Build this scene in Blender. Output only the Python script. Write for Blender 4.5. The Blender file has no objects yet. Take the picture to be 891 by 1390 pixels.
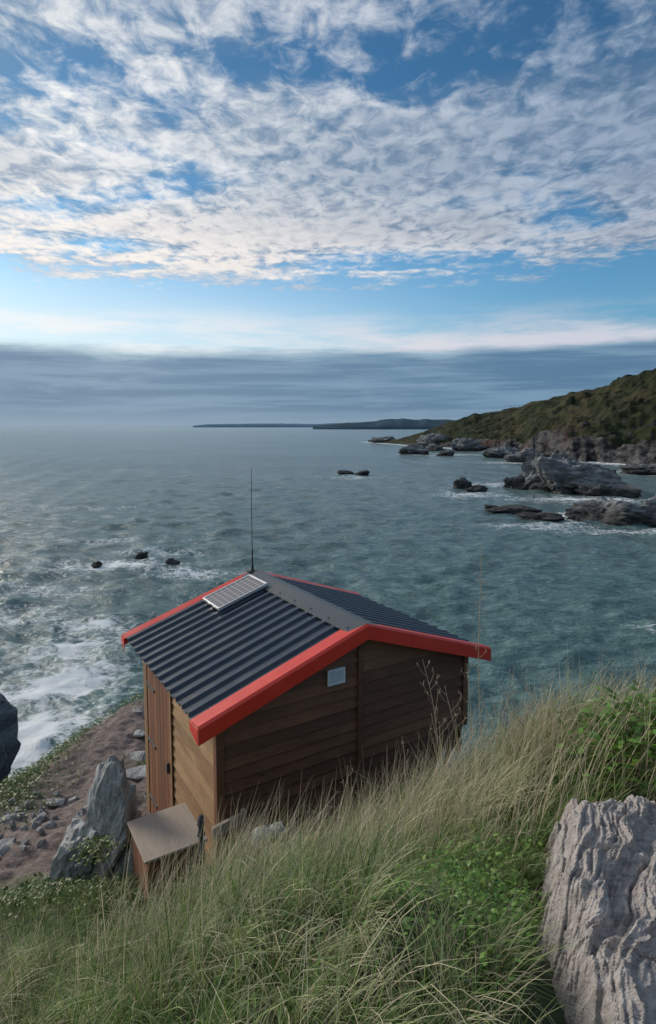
import bpy, math, numpy as np
from mathutils import Vector
R=math.radians
rng=np.random.default_rng(7)
sc=bpy.context.scene
sc.view_settings.view_transform='Standard'; sc.view_settings.look='None'; sc.view_settings.exposure=0
CZ=15.0; F=818.0; TH=math.atan(72/F); cT,sT=math.cos(TH),math.sin(TH)
def pdir(u,v):
    x=(u-445.5)/F; z=-(v-650)/F
    Y=cT+z*sT; Z=-sT+z*cT
    return x/Y, Z/Y
def sea_pt(u,v):
    a,b=pdir(u,v); y=CZ/(-b); return a*y,y
# ---------------- noise
def _h(ix,iy,iz,s):
    h=(ix.astype(np.uint32)*np.uint32(374761393)+iy.astype(np.uint32)*np.uint32(668265263)+iz.astype(np.uint32)*np.uint32(2246822519)+np.uint32((s*3266489917)&0xffffffff))
    h=(h^(h>>np.uint32(13)))*np.uint32(1274126177)
    h=h^(h>>np.uint32(16))
    h=h*np.uint32(2654435761); h=h^(h>>np.uint32(15))
    return h.astype(np.float64)/4294967295.0
def vn(x,y,z=0,s=0):
    x,y,z=np.broadcast_arrays(np.asarray(x,float),np.asarray(y,float),np.asarray(z,float))
    ix,iy,iz=[np.floor(q).astype(np.int64) for q in (x,y,z)]
    fx,fy,fz=x-ix,y-iy,z-iz
    fx,fy,fz=[q*q*q*(q*(q*6-15)+10) for q in (fx,fy,fz)]
    r=0
    for dx in (0,1):
        wx=fx if dx else 1-fx
        for dy in (0,1):
            wy=fy if dy else 1-fy
            for dz in (0,1):
                wz=fz if dz else 1-fz
                r=r+wx*wy*wz*_h(ix+dx,iy+dy,iz+dz,s)
    return r*2-1
def fbm(x,y,z=0,s=0,o=5,g=.5):
    a=1;r=0;f=1
    for i in range(o):
        r=r+a*vn(np.asarray(x)*f+i*7.3,np.asarray(y)*f+i*3.1,np.asarray(z)*f,s+i); a*=g; f*=2.03
    return r
def sst(a,b,x):
    t=np.clip((x-a)/(b-a),0,1); return t*t*(3-2*t)
# ---------------- node helpers
def newmat(name):
    m=bpy.data.materials.new(name); m.use_nodes=True; nt=m.node_tree
    return m,nt,nt.nodes['Principled BSDF'],nt.nodes['Material Output']
def nd(nt,t,ins=None,**p):
    n=nt.nodes.new(t)
    for k,v in p.items(): setattr(n,k,v)
    if ins:
        for k,v in ins.items():
            if isinstance(v,bpy.types.NodeSocket): nt.links.new(v,n.inputs[k])
            else: n.inputs[k].default_value=v
    return n
def M(nt,op,a,b=None,c=None,clamp=False):
    n=nt.nodes.new('ShaderNodeMath'); n.operation=op; n.use_clamp=clamp
    for i,v in enumerate((a,b,c)):
        if v is None: continue
        if isinstance(v,bpy.types.NodeSocket): nt.links.new(v,n.inputs[i])
        else: n.inputs[i].default_value=v
    return n.outputs[0]
def SS(nt,v,a,b,lo=0.,hi=1.):
    n=nd(nt,'ShaderNodeMapRange',{0:v,1:a,2:b,3:lo,4:hi},interpolation_type='SMOOTHSTEP'); return n.outputs[0]
def MX(nt,f,a,b,bt='MIX'):
    n=nt.nodes.new('ShaderNodeMix'); n.data_type='RGBA'; n.blend_type=bt
    for i,v in ((0,f),(6,a),(7,b)):
        if isinstance(v,bpy.types.NodeSocket): nt.links.new(v,n.inputs[i])
        elif i==0: n.inputs[0].default_value=v
        else: n.inputs[i].default_value=(*v,1)
    return n.outputs[2]
def NZ(nt,vec,scale,detail=5,rough=.55,dist=0.):
    n=nd(nt,'ShaderNodeTexNoise',{'Scale':scale,'Detail':detail,'Roughness':rough,'Distortion':dist})
    if vec is not None: nt.links.new(vec,n.inputs['Vector'])
    return n.outputs['Fac']
def MAP(nt,vec,scale=(1,1,1),rot=(0,0,0)):
    n=nd(nt,'ShaderNodeMapping',{'Scale':scale,'Rotation':rot}); nt.links.new(vec,n.inputs['Vector']); return n.outputs[0]
def BUMP(nt,h,strength,dist,normal=None):
    n=nd(nt,'ShaderNodeBump',{'Height':h,'Strength':strength,'Distance':dist})
    if normal is not None: nt.links.new(normal,n.inputs['Normal'])
    return n.outputs[0]
# ---------------- mesh helpers
def mesh_obj(name,v,f,mat=None,parent=None,smooth=False):
    me=bpy.data.meshes.new(name); me.from_pydata([tuple(map(float,p)) for p in v],[],[tuple(map(int,q)) for q in f]); me.update()
    ob=bpy.data.objects.new(name,me); sc.collection.objects.link(ob)
    if mat: me.materials.append(mat)
    if parent: ob.parent=parent
    if smooth: me.polygons.foreach_set('use_smooth',[True]*len(me.polygons))
    return ob
def fast_mesh(name,V,Fq,mat,smooth=True):
    me=bpy.data.meshes.new(name); n=len(V); m,k=Fq.shape
    me.vertices.add(n); me.vertices.foreach_set('co',np.ascontiguousarray(V,dtype=np.float32).ravel())
    me.loops.add(m*k); me.loops.foreach_set('vertex_index',np.ascontiguousarray(Fq,dtype=np.int32).ravel())
    me.polygons.add(m); me.polygons.foreach_set('loop_start',np.arange(0,m*k,k,dtype=np.int32))
    try: me.polygons.foreach_set('loop_total',np.full(m,k,dtype=np.int32))
    except Exception: pass
    me.polygons.foreach_set('use_smooth',np.full(m,smooth))
    me.update(calc_edges=True); me.validate()
    ob=bpy.data.objects.new(name,me); sc.collection.objects.link(ob); me.materials.append(mat)
    return ob
def gridfaces(nr,nc):
    i=np.arange(nr-1)[:,None]*nc+np.arange(nc-1)[None,:]; i=i.ravel()
    return np.stack([i,i+1,i+nc+1,i+nc],1)
def setf(ob,name,arr):
    a=ob.data.attributes.new(name,'FLOAT','POINT'); a.data.foreach_set('value',np.asarray(arr,dtype=np.float32).ravel())
def setc(ob,name,arr):
    a=ob.data.attributes.new(name,'FLOAT_COLOR','POINT')
    c=np.ones((len(arr),4),dtype=np.float32); c[:,:3]=arr; a.data.foreach_set('color',c.ravel())
def ATT(nt,name): return nd(nt,'ShaderNodeAttribute',attribute_name=name)
def empty(name,loc=(0,0,0),rz=0):
    e=bpy.data.objects.new(name,None); sc.collection.objects.link(e); e.location=loc; e.rotation_euler=(0,0,rz); e.empty_display_size=.2; return e
BOXF=[(0,3,2,1),(4,5,6,7),(0,1,5,4),(1,2,6,5),(2,3,7,6),(3,0,4,7)]
def boxv(x0,x1,y0,y1,z0,z1):
    return [(x0,y0,z0),(x1,y0,z0),(x1,y1,z0),(x0,y1,z0),(x0,y0,z1),(x1,y0,z1),(x1,y1,z1),(x0,y1,z1)]
class Acc:
    def __init__(s): s.v=[];s.f=[];s.r=[]
    def add(s,v,f=BOXF,r=None):
        o=len(s.v); s.v+=list(v); s.f+=[tuple(i+o for i in q) for q in f]; s.r+=[rng.random() if r is None else r]*len(v)
    def box(s,*a,r=None): s.add(boxv(*a),r=r)
    def tube(s,pts,r0,r1,n=5):
        pts=[Vector(p) for p in pts]; o=len(s.v); m=len(pts)
        for i,p in enumerate(pts):
            d=(pts[min(i+1,m-1)]-pts[max(i-1,0)]).normalized()
            a=d.cross(Vector((0.3,1,.1))).normalized(); b=d.cross(a); rr=r0+(r1-r0)*i/(m-1)
            for k in range(n):
                t=2*math.pi*k/n; s.v.append(tuple(p+a*math.cos(t)*rr+b*math.sin(t)*rr)); s.r.append(.5)
        for i in range(m-1):
            for k in range(n):
                s.f.append((o+i*n+k,o+i*n+(k+1)%n,o+(i+1)*n+(k+1)%n,o+(i+1)*n+k))
        s.f.append(tuple(o+k for k in range(n))); s.f.append(tuple(o+(m-1)*n+k for k in range(n)))
    def obj(s,name,mat,parent=None,bevel=0,smooth=False):
        ob=mesh_obj(name,s.v,s.f,mat,parent,smooth)
        setf(ob,'rnd',s.r)
        if bevel:
            b=ob.modifiers.new('bevel','BEVEL'); b.width=bevel; b.segments=2; b.limit_method='ANGLE'
        return ob

# ================= CAMERA
cam=bpy.data.cameras.new('camera'); co=bpy.data.objects.new('camera',cam); sc.collection.objects.link(co)
co.location=(0,0,CZ); co.rotation_euler=(math.pi/2-TH,0,0)
cam.sensor_fit='VERTICAL'; cam.sensor_height=36; cam.lens=F/1390*36; cam.shift_y=-45/1390; cam.clip_end=80000; cam.clip_start=.05
sc.camera=co

# ================= WORLD
w=bpy.data.worlds.new('World'); sc.world=w; w.use_nodes=True; nt=w.node_tree; nt.nodes.clear()
out=nd(nt,'ShaderNodeOutputWorld')
tc=nd(nt,'ShaderNodeTexCoord').outputs['Generated']
sep=nd(nt,'ShaderNodeSeparateXYZ',{0:tc}); X,Y,Z=sep.outputs
SUN_AZ=-50
SUN_EL=15
sky=nd(nt,'ShaderNodeTexSky',sky_type='NISHITA'); sky.sun_disc=False; sky.sun_elevation=R(SUN_EL); sky.sun_rotation=R(SUN_AZ)
sky.air_density=1.2; sky.dust_density=.5; sky.ozone_density=3.0
skyc=MX(nt,1.0,sky.outputs[0],MX(nt,SS(nt,Z,.20,.50),(.53,.98,1.25),(.42,.74,.92)),'MULTIPLY')
bg1=nd(nt,'ShaderNodeBackground',{'Color':skyc,'Strength':.112})
zc=M(nt,'MAXIMUM',Z,.03)
px=M(nt,'DIVIDE',X,zc); py=M(nt,'DIVIDE',Y,zc)
P=nd(nt,'ShaderNodeCombineXYZ',{0:px,1:py,2:0.}).outputs[0]
big=NZ(nt,MAP(nt,P,(.8,1.15,1),(0,0,R(-28))),.95,4,.5,.4)
mid=NZ(nt,MAP(nt,P,(.85,1.15,1),(0,0,R(-35))),3.1,5,.58,.5)
fine=NZ(nt,MAP(nt,P,(1.25,.9,1),(0,0,R(25))),9.0,6,.62,.45)
left=SS(nt,X,.42,-.45)
dens=M(nt,'ADD',M(nt,'MULTIPLY',big,.46),M(nt,'ADD',M(nt,'MULTIPLY',mid,.46),M(nt,'MULTIPLY',fine,.38)))
cover=M(nt,'ADD',dens,SS(nt,Z,.52,.27,.045,.09))
edge=M(nt,'ADD',Z,M(nt,'MULTIPLY',M(nt,'SUBTRACT',mid,.5),.11))
edge=M(nt,'ADD',edge,M(nt,'MULTIPLY',M(nt,'SUBTRACT',fine,.5),.06))
edge=M(nt,'ADD',edge,M(nt,'MULTIPLY',X,-.02))
sheet=SS(nt,edge,.215,.262)
c1=M(nt,'MULTIPLY',SS(nt,cover,.60,.79),sheet)
veil=M(nt,'MULTIPLY',M(nt,'MULTIPLY',SS(nt,big,.34,.54),sheet),SS(nt,Z,.64,.42,.55,.95))
veilc=MX(nt,left,(.105,.190,.315),(.185,.30,.45))
thick=M(nt,'MULTIPLY',SS(nt,M(nt,'ADD',big,M(nt,'MULTIPLY',M(nt,'SUBTRACT',mid,.5),.4)),.42,.60),SS(nt,fine,.32,.64,1.0,.45))
lit=MX(nt,left,(.38,.47,.60),(1.0,.99,.97))
shade=MX(nt,left,(.15,.235,.36),(.27,.37,.50))
cc=MX(nt,thick,lit,shade)
rim=M(nt,'MULTIPLY',SS(nt,Z,.38,.245),M(nt,'ADD',M(nt,'MULTIPLY',left,.75),.20))
cc=MX(nt,M(nt,'MULTIPLY',rim,SS(nt,cover,.62,.80,.45,1.)),cc,(1.0,.93,.87))
H=nd(nt,'ShaderNodeCombineXYZ',{0:M(nt,'DIVIDE',X,M(nt,'MAXIMUM',Y,.05)),1:0.,2:M(nt,'MULTIPLY',Z,8.)}).outputs[0]
st=NZ(nt,MAP(nt,H,(1,1,1),(0,R(5),0)),2.6,9,.62,.15)
st2=NZ(nt,MAP(nt,H,(.8,1,2.2),(0,R(-3),0)),3.0,8,.62,.1)
band=M(nt,'MULTIPLY',SS(nt,Z,.105,.125),SS(nt,Z,.20,.13))
ci=M(nt,'MULTIPLY',M(nt,'MULTIPLY',band,SS(nt,st,.38,.62)),.9)
haze=M(nt,'MULTIPLY',SS(nt,Z,.30,.12),M(nt,'ADD',M(nt,'MULTIPLY',left,.62),.04))
be=M(nt,'ADD',Z,M(nt,'MULTIPLY',M(nt,'SUBTRACT',st,.5),.045))
be=M(nt,'ADD',be,M(nt,'MULTIPLY',X,-.012))
bank=SS(nt,be,.130,.106)
bankc=MX(nt,SS(nt,st2,.42,.62),(.100,.195,.325),(.185,.300,.435))
bankc=MX(nt,M(nt,'MULTIPLY',SS(nt,st,.54,.66),.45),bankc,(.32,.42,.54))
bankc=MX(nt,SS(nt,Z,.035,.0),bankc,(.21,.31,.43))
bankc=MX(nt,M(nt,'MULTIPLY',left,.18),bankc,(.42,.48,.55))
def bgm(fac,prev,col):
    b=nd(nt,'ShaderNodeBackground',{'Strength':1.0})
    if isinstance(col,tuple): b.inputs[0].default_value=(*col,1)
    else: nt.links.new(col,b.inputs[0])
    m=nd(nt,'ShaderNodeMixShader',{0:fac,1:prev,2:b.outputs[0]}); return m.outputs[0]
s=bgm(haze,bg1.outputs[0],(.90,.93,.95))
s=bgm(veil,s,veilc)
s=bgm(c1,s,cc)
s=bgm(ci,s,MX(nt,left,(.66,.66,.74),(1.0,.96,.93)))
s=bgm(M(nt,'MULTIPLY',bank,.94),s,bankc)
nt.links.new(s,out.inputs[0])

sl=bpy.data.lights.new('sun','SUN'); sl.energy=3.2; sl.angle=R(16); sl.color=(1,.89,.76)
so=bpy.data.objects.new('sun',sl); sc.collection.objects.link(so)
az=R(SUN_AZ-6); el=R(SUN_EL+7)
sd=Vector((math.sin(az)*math.cos(el),math.cos(az)*math.cos(el),math.sin(el)))
so.rotation_euler=sd.to_track_quat('Z','Y').to_euler(); so.location=(-20,10,40)

# ================= MATERIALS
def rock_mat(name,c1,c2,c3,scale=1.,strata=(1,1,6),rot=(.5,.3,0),bump=.6,lichen=0.,wet=None,crack=.75):
    m,nt,bs,o=newmat(name)
    g=nd(nt,'ShaderNodeNewGeometry').outputs['Position']
    v=MAP(nt,g,tuple(q*scale for q in strata),rot)
    n1=NZ(nt,v,1.5,9,.65,.6); n2=NZ(nt,g,4*scale,8,.65,.2); n3=NZ(nt,v,6,6,.6,.3)
    col=MX(nt,SS(nt,n1,.35,.65),c1,c2)
    col=MX(nt,SS(nt,n2,.52,.72),col,c3)
    dark=SS(nt,n3,.42,.30)
    col=MX(nt,M(nt,'MULTIPLY',dark,crack),col,tuple(q*.25 for q in c1))
    if lichen:
        l=NZ(nt,g,9*scale,5,.6); col=MX(nt,M(nt,'MULTIPLY',SS(nt,l,.58,.64),lichen),col,(.42,.42,.36))
    if wet:
        zz=nd(nt,'ShaderNodeSeparateXYZ',{0:g}).outputs[2]
        zn=M(nt,'ADD',zz,M(nt,'MULTIPLY',n2,-wet))
        wf=SS(nt,zn,wet*.9,0.)
        col=MX(nt,M(nt,'MULTIPLY',wf,.85),col,(.02,.02,.02))
    nt.links.new(col,bs.inputs['Base Color']); bs.inputs['Roughness'].default_value=.85
    h=M(nt,'ADD',M(nt,'MULTIPLY',n1,1.),M(nt,'ADD',M(nt,'MULTIPLY',n2,.5),M(nt,'MULTIPLY',n3,.5)))
    nt.links.new(BUMP(nt,h,bump,.08/scale),bs.inputs['Normal'])
    return m
schist=rock_mat('schist',(.30,.27,.255),(.48,.45,.43),(.42,.35,.325),scale=2.2,strata=(1.,9,6),rot=(0.1,.2,-R(58)),bump=.8,lichen=.25,crack=.95)
grey_rock=rock_mat('grey_rock',(.19,.20,.21),(.40,.41,.41),(.30,.27,.24),scale=1.6,strata=(4,1.2,1.5),rot=(.3,.5,.2),bump=.9,lichen=.7)
searock=rock_mat('sea_rock_mat',(.075,.083,.092),(.23,.25,.26),(.12,.12,.115),scale=.14,strata=(1.,1,6),rot=(.4,.7,.2),bump=1.,wet=2.2)

def wood_mat(name,dark,light,axis='x',rough=.65,grain=1.):
    m,nt,bs,o=newmat(name)
    ob=nd(nt,'ShaderNodeTexCoord').outputs['Object']
    r=ATT(nt,'rnd').outputs['Fac']
    off=nd(nt,'ShaderNodeCombineXYZ',{0:M(nt,'MULTIPLY',r,37.),1:M(nt,'MULTIPLY',r,11.),2:M(nt,'MULTIPLY',r,5.)}).outputs[0]
    v=nd(nt,'ShaderNodeVectorMath',{0:ob,1:off},operation='ADD').outputs[0]
    scl={'x':(1.2,14,14),'y':(14,1.2,14),'z':(14,14,1.2)}[axis]
    g=NZ(nt,MAP(nt,v,scl),3*grain,8,.7,1.2); g2=NZ(nt,v,1.6,4,.6)
    f=M(nt,'ADD',M(nt,'MULTIPLY',g,.6),M(nt,'ADD',M(nt,'MULTIPLY',g2,.3),M(nt,'MULTIPLY',r,.22)))
    col=MX(nt,SS(nt,f,.38,.80),dark,light)
    kn=nd(nt,'ShaderNodeTexVoronoi',{'Vector':MAP(nt,v,{'x':(1.1,4,4),'y':(4,1.1,4),'z':(4,4,1.1)}[axis]),'Scale':1.4}).outputs['Distance']
    col=MX(nt,SS(nt,kn,.09,.03,0.,.7),col,tuple(q*.35 for q in dark))
    nt.links.new(col,bs.inputs['Base Color']); bs.inputs['Roughness'].default_value=rough
    nt.links.new(BUMP(nt,g,.35,.004),bs.inputs['Normal'])
    return m
dark_wood=wood_mat('dark_shaded_boards',(.085,.038,.021),(.21,.098,.052),'x')  # brown timber, with the gable's shade put into the colour
honey_wood=wood_mat('honey_lit_boards',(.20,.115,.055),(.42,.27,.14),'y')  # lighter brown: side light on the door wall is put into the colour
door_wood=wood_mat('door_boards',(.12,.050,.026),(.24,.105,.050),'z')
ply_wood=wood_mat('weathered_ply',(.32,.26,.21),(.50,.42,.35),'y',.8)
red_wood=wood_mat('red_brown_boards',(.16,.07,.04),(.27,.13,.08),'z')
def metal_mat(name,col,rough,metal=0.,spec=.5,dirt=.4):
    m,nt,bs,o=newmat(name)
    ob=nd(nt,'ShaderNodeTexCoord').outputs['Object']
    n=NZ(nt,ob,3.5,7,.65); n2=NZ(nt,MAP(nt,ob,(1,9,1)),7,5,.6)
    c=MX(nt,M(nt,'MULTIPLY',SS(nt,n,.45,.75),dirt),col,tuple(min(1,q*1.25+.03) for q in col))
    c=MX(nt,M(nt,'MULTIPLY',SS(nt,n2,.52,.75),dirt*.7),c,tuple(q*.6 for q in col))
    nt.links.new(c,bs.inputs['Base Color'])
    nt.links.new(SS(nt,n,.3,.7,rough-.07,rough+.12),bs.inputs['Roughness'])
    bs.inputs['Metallic'].default_value=metal; bs.inputs['Specular IOR Level'].default_value=spec
    nt.links.new(BUMP(nt,n,.08,.01),bs.inputs['Normal'])
    return m
roof_metal=metal_mat('slate_coated_steel',(.024,.038,.056),.36,spec=.5)
ridge_metal=metal_mat('ridge_cap_steel',(.060,.068,.076),.42)
red_metal=metal_mat('red_coated_steel',(.58,.036,.020),.42,dirt=.35)
alu=metal_mat('aluminium',(.62,.63,.64),.4,metal=.7)
black=metal_mat('black_plastic',(.02,.02,.022),.5)
iron=metal_mat('galvanised_post',(.07,.075,.08),.55,metal=.3)
white=metal_mat('white_plastic',(.62,.70,.76),.5)

# ================= HUT
YAW=R(31.8); FZ=CZ-4.85
DX,DY=-1.113,5.038
exv=np.array([math.cos(YAW),math.sin(YAW)]); eyv=np.array([-math.sin(YAW),math.cos(YAW)])
hut=empty('wooden_hut',(DX,DY,FZ),YAW)
Wd,Ln=3.45,2.57; ZE,ZR=2.25,2.83; hw=Wd/2; sl_=(ZR-ZE)/hw
def roofz(x): return ZE+sl_*min(x,Wd-x)
wx0,wx1,wy0,wy1=.2,3.25,.09,2.50
def gable(name,yw,sgn,mat,xj=None):
    A=Acc(); z=-.05; hgt=.118
    while z<ZR-.08:
        z1=min(z+hgt,ZR-.06)
        def ext(zz):
            d=max(0,(zz+.05-ZE)/sl_) if zz+.05>ZE else 0
            x0=max(wx0,d); x1=min(wx1,Wd-d)
            zc=1.42
            if zz<zc: x1=min(x1,wx1-.05-min(.42,(zc-zz)*.9))
            return x0,x1
        a0,a1=ext(z); b0,b1=ext(z1)
        segs=[(a0,a1,b0,b1)]
        if xj and a0<xj-.03<xj+.03<a1 and b0<xj-.03 and b1>xj+.03:
            segs=[(a0,xj-.004,b0,xj-.004),(xj+.004,a1,xj+.004,b1)]
        for (p0,p1,q0,q1) in segs:
            if q1-q0<.05: q0,q1=(q0+q1)/2-.01,(q0+q1)/2+.01
            yo=yw-sgn*.024; yt=yw-sgn*.0; yb=yw+sgn*.012
            v=[(p0,yo,z),(p1,yo,z),(p1,yb,z),(p0,yb,z),(q0,yt,z1),(q1,yt,z1),(q1,yb,z1),(q0,yb,z1)]
            zz1=z1-.010
            v=[(a,b,(c if c==z else zz1)) for a,b,c in v]
            A.add(v)
        z=z1
    return A.obj(name,mat,hut,.003)
XJ=1.74
gable('gable_wall_front',wy0,1,dark_wood,XJ)
gable('gable_wall_back',wy1,-1,dark_wood)
A=Acc(); z=-.05
dy0,dy1=1.47,2.38
while z<ZE+.0:
    z1=min(z+.118,ZE+.02)
    segs=[(wy0+.012,dy0-.05)] if z<1.93 else [(wy0+.012,wy1-.012)]
    if z<1.93: segs.append((dy1+.05,wy1-.012))
    for y0,y1 in segs:
        A.add([(wx0-.020,y0,z),(wx0-.020,y1,z),(wx0+.012,y1,z),(wx0+.012,y0,z),(wx0-.002,y0,z1-.008),(wx0-.002,y1,z1-.008),(wx0+.012,y1,z1-.008),(wx0+.012,y0,z1-.008)],
              [tuple(reversed(q)) for q in BOXF])
    z=z1
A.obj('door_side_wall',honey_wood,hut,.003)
A=Acc(); z=1.3
while z<ZE: A.box(wx1-.012,wx1+.015,wy0+.02,wy1-.02,z,min(z+.112,ZE+.01)); z+=.118
A.obj('seaward_wall',dark_wood,hut,.003)
A=Acc(); A.box(wx0+.02,wx1-.5,wy0+.02,wy1-.02,-.12,-.05); A.obj('floor_frame',dark_wood,hut,.005)
A=Acc(); A.box(wx0+.014,wx0+.03,wy0+.014,wy1-.014,-.05,ZE-.03); A.box(wx1-.04,wx1-.014,wy0+.02,wy1-.02,1.0,ZE-.03)
A.box(wx0+.04,wx1-.55,wy0+.016,wy0+.03,-.05,ZE-.03); A.obj('inner_lining',dark_wood,hut)
A=Acc()
A.box(wx0-.034,wx0+.04,wy0-.032,wy0-.0255,-.1,ZE-.01)
A.box(wx0-.034,wx0-.0215,wy0-.0240,wy0+.05,-.1,ZE-.02)
A.box(XJ-.028,XJ+.028,wy0-.038,wy0-.0255,-.1,roofz(XJ)-.07)
A.box(wx1-.05,wx1+.022,wy0-.034,wy0-.0255,1.35,ZE-.02)
A.box(wx1-.50,wx1-.44,wy0-.036,wy0-.0255,.0,1.3)
A.obj('battens',dark_wood,hut,.003)
A=Acc()
A.box(wx0-.034,wx0-.0215,wy1-.06,wy1+.03,-.1,ZE-.02)
A.box(wx0-.036,wx0-.0215,dy0-.05,dy0-.005,-.05,1.96)
A.box(wx0-.036,wx0-.0215,dy1+.005,dy1+.05,-.05,1.96)
A.box(wx0-.038,wx0-.0215,dy0-.05,dy1+.05,1.963,2.03)
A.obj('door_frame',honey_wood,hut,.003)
A=Acc(); n=7
for i in range(n):
    a=dy0+(dy1-dy0)*i/n; b=dy0+(dy1-dy0)*(i+1)/n
    A.box(wx0-.026,wx0+.004,a+.004,b-.004,-.02,1.95)
A.obj('door',door_wood,hut,.003)
A=Acc()
for zz in (.25,1.0,1.7):
    A.box(wx0-.040,wx0-.0265,dy1-.32,dy1+.02,zz,zz+.035)
A.box(wx0-.06,wx0-.0265,dy0+.05,dy0+.08,.98,1.10)
A.obj('door_ironmongery',iron,hut,.003)
A=Acc()
for bb in (.15,2.35):
    A.box(wx1-.56,wx1-.47,bb,bb+.09,-2.2,.0)
    A.tube([(wx1-.5,bb+.045,-.2),(wx1-.03,bb+.045,1.35)],.04,.04,4)
    A.box(1.5,1.59,bb,bb+.09,-2.2,-.12)
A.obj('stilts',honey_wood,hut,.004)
# vent
A=Acc(); vx0,vx1=1.34,1.54; vz0,vz1=2.27,2.43
A.box(vx0,vx1,wy0-.05,wy0-.026,vz0,vz0+.015); A.box(vx0,vx1,wy0-.05,wy0-.026,vz1-.015,vz1)
A.box(vx0,vx0+.015,wy0-.048,wy0-.026,vz0+.015,vz1-.015); A.box(vx1-.015,vx1,wy0-.048,wy0-.026,vz0+.015,vz1-.015)
for i in range(5):
    z0=vz0+.018+i*.026
    A.add([(vx0+.015,wy0-.047,z0),(vx1-.015,wy0-.047,z0),(vx1-.015,wy0-.026,z0+.010),(vx0+.015,wy0-.026,z0+.010),
           (vx0+.015,wy0-.047,z0+.004),(vx1-.015,wy0-.047,z0+.004),(vx1-.015,wy0-.026,z0+.014),(vx0+.015,wy0-.026,z0+.014)])
A.obj('louvre_vent',white,hut)
def sheet_(name,side):
    prof=[]; y=-.06; pitch=.186
    while y<Ln+.06-.001:
        prof+=[(y,0),(y+.088,0),(y+.108,.030),(y+.152,.030),(y+.172,0)]
        y+=pitch
    prof=[p for p in prof if p[0]<=Ln+.06]
    x0=-.03 if side<0 else Wd+.0
    xr=hw; v=[];f=[]
    for k in range(3):
        t=k/2; x=x0+(xr-x0)*t; zb=ZE+sl_*(x if side<0 else Wd-x)
        for (yy,zz) in prof: v.append((x,yy,zb+zz))
    n=len(prof)
    for k in range(2):
        for i in range(n-1):
            q=(k*n+i,k*n+i+1,(k+1)*n+i+1,(k+1)*n+i); f.append(q if side>0 else q[::-1])
    ob=mesh_obj(name,v,f,roof_metal,hut); s=ob.modifiers.new('t','SOLIDIFY'); s.thickness=.006; s.offset=-1
    setf(ob,'rnd',[.5]*len(v)); return ob
sheet_('roof_sheet_left',-1); sheet_('roof_sheet_right',1)
A=Acc()
for (xa,xb) in ((.03,hw-.01),(Wd-.03,hw+.01)):
    za=roofz(xa) if xa<hw else ZE+sl_*(Wd-xa); zb=ZR-.005
    for (y0,y1) in ((.12,.17),(1.2,1.25),(2.38,2.43)):
        A.add([(xa,y0,za-.10),(xb,y0,zb-.10),(xb,y1,zb-.10),(xa,y1,za-.10),(xa,y0,za-.02),(xb,y0,zb-.02),(xb,y1,zb-.02),(xa,y1,za-.02)])
A.obj('rafters',dark_wood,hut)
A=Acc()
for s in (-1,1):
    xa=hw+s*.19; za=ZR-sl_*.19+.038
    A.add([(hw,-.07,ZR+.045),(xa,-.07,za),(xa,Ln+.07,za),(hw,Ln+.07,ZR+.045),
           (hw,-.07,ZR+.049),(xa,-.07,za+.004),(xa,Ln+.07,za+.004),(hw,Ln+.07,ZR+.049)])
    A.add([(xa,-.07,za-.012),(xa+s*.004,-.07,za-.012),(xa+s*.004,Ln+.07,za-.012),(xa,Ln+.07,za-.012),(xa,-.07,za),(xa+s*.004,-.07,za),(xa+s*.004,Ln+.07,za),(xa,Ln+.07,za)])
A.obj('ridge_cap',ridge_metal,hut)
A=Acc()
for yy in np.arange(.05,Ln,.372):
    for s in (-1,1): A.tube([(hw+s*.15,yy,ZR-sl_*.15+.046),(hw+s*.15,yy,ZR-sl_*.15+.056)],.009,.007,6)
    A.tube([(.12,yy+.07,ZE+sl_*.12+.028),(.12,yy+.07,ZE+sl_*.12+.036)],.006,.005,6)
A.obj('roof_screws',iron,hut)
def barge(A,yedge,sg,side,fl=.20,face=.16,dz=.034):
    xe=-.05 if side<0 else Wd+.02
    ze=ZE+sl_*(-.05 if side<0 else -.02); zr=ZR
    def sec(x,zb):
        return [(x,yedge+sg*fl,zb+dz-.004),(x,yedge+sg*.03,zb+dz+.014),(x,yedge,zb+dz-.004),(x,yedge,zb+dz-face),
                (x,yedge+sg*.006,zb+dz-face),(x,yedge+sg*.006,zb+dz-.014),(x,yedge+sg*.034,zb+dz+.004),(x,yedge+sg*fl,zb+dz-.012)]
    a=sec(xe,ze); b=sec(hw,zr)
    f=[(i,(i+1)%8,8+(i+1)%8,8+i) for i in range(8)]+[tuple(range(8)),tuple(range(15,7,-1))]
    A.add(a+b,f,r=.5)
    s=-1 if side<0 else 1
    y0,y1=sorted((yedge+sg*.007,yedge+sg*fl))
    A.add([(xe-s*.004+s*.006,y0,ze+dz-face),(xe+s*.008,y0,ze+dz-face),(xe+s*.008,y1,ze+dz-face*.55),(xe+s*.002,y1,ze+dz-face*.55),
           (xe+s*.002,y0,ze+dz-.004),(xe+s*.008,y0,ze+dz-.004),(xe+s*.008,y1,ze+dz-.013),(xe+s*.002,y1,ze+dz-.013)],r=.5)
A=Acc()
for side in (-1,1):
    barge(A,-.10,1,side,fl=.22,face=.145)
    barge(A,Ln+.10,-1,side,fl=.15,face=.145)
A.obj('red_barge_flashing',red_metal,hut,.002)
A=Acc(); A.box(Wd-.05,Wd-.035,.10,Ln-.02,ZE-.12,ZE-.004); A.obj('eave_fascia_right',red_metal,hut)
A=Acc(); A.box(.09,.11,.10,Ln-.02,ZE-.10,ZE+.02); A.obj('eave_fascia_left',dark_wood,hut)
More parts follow.
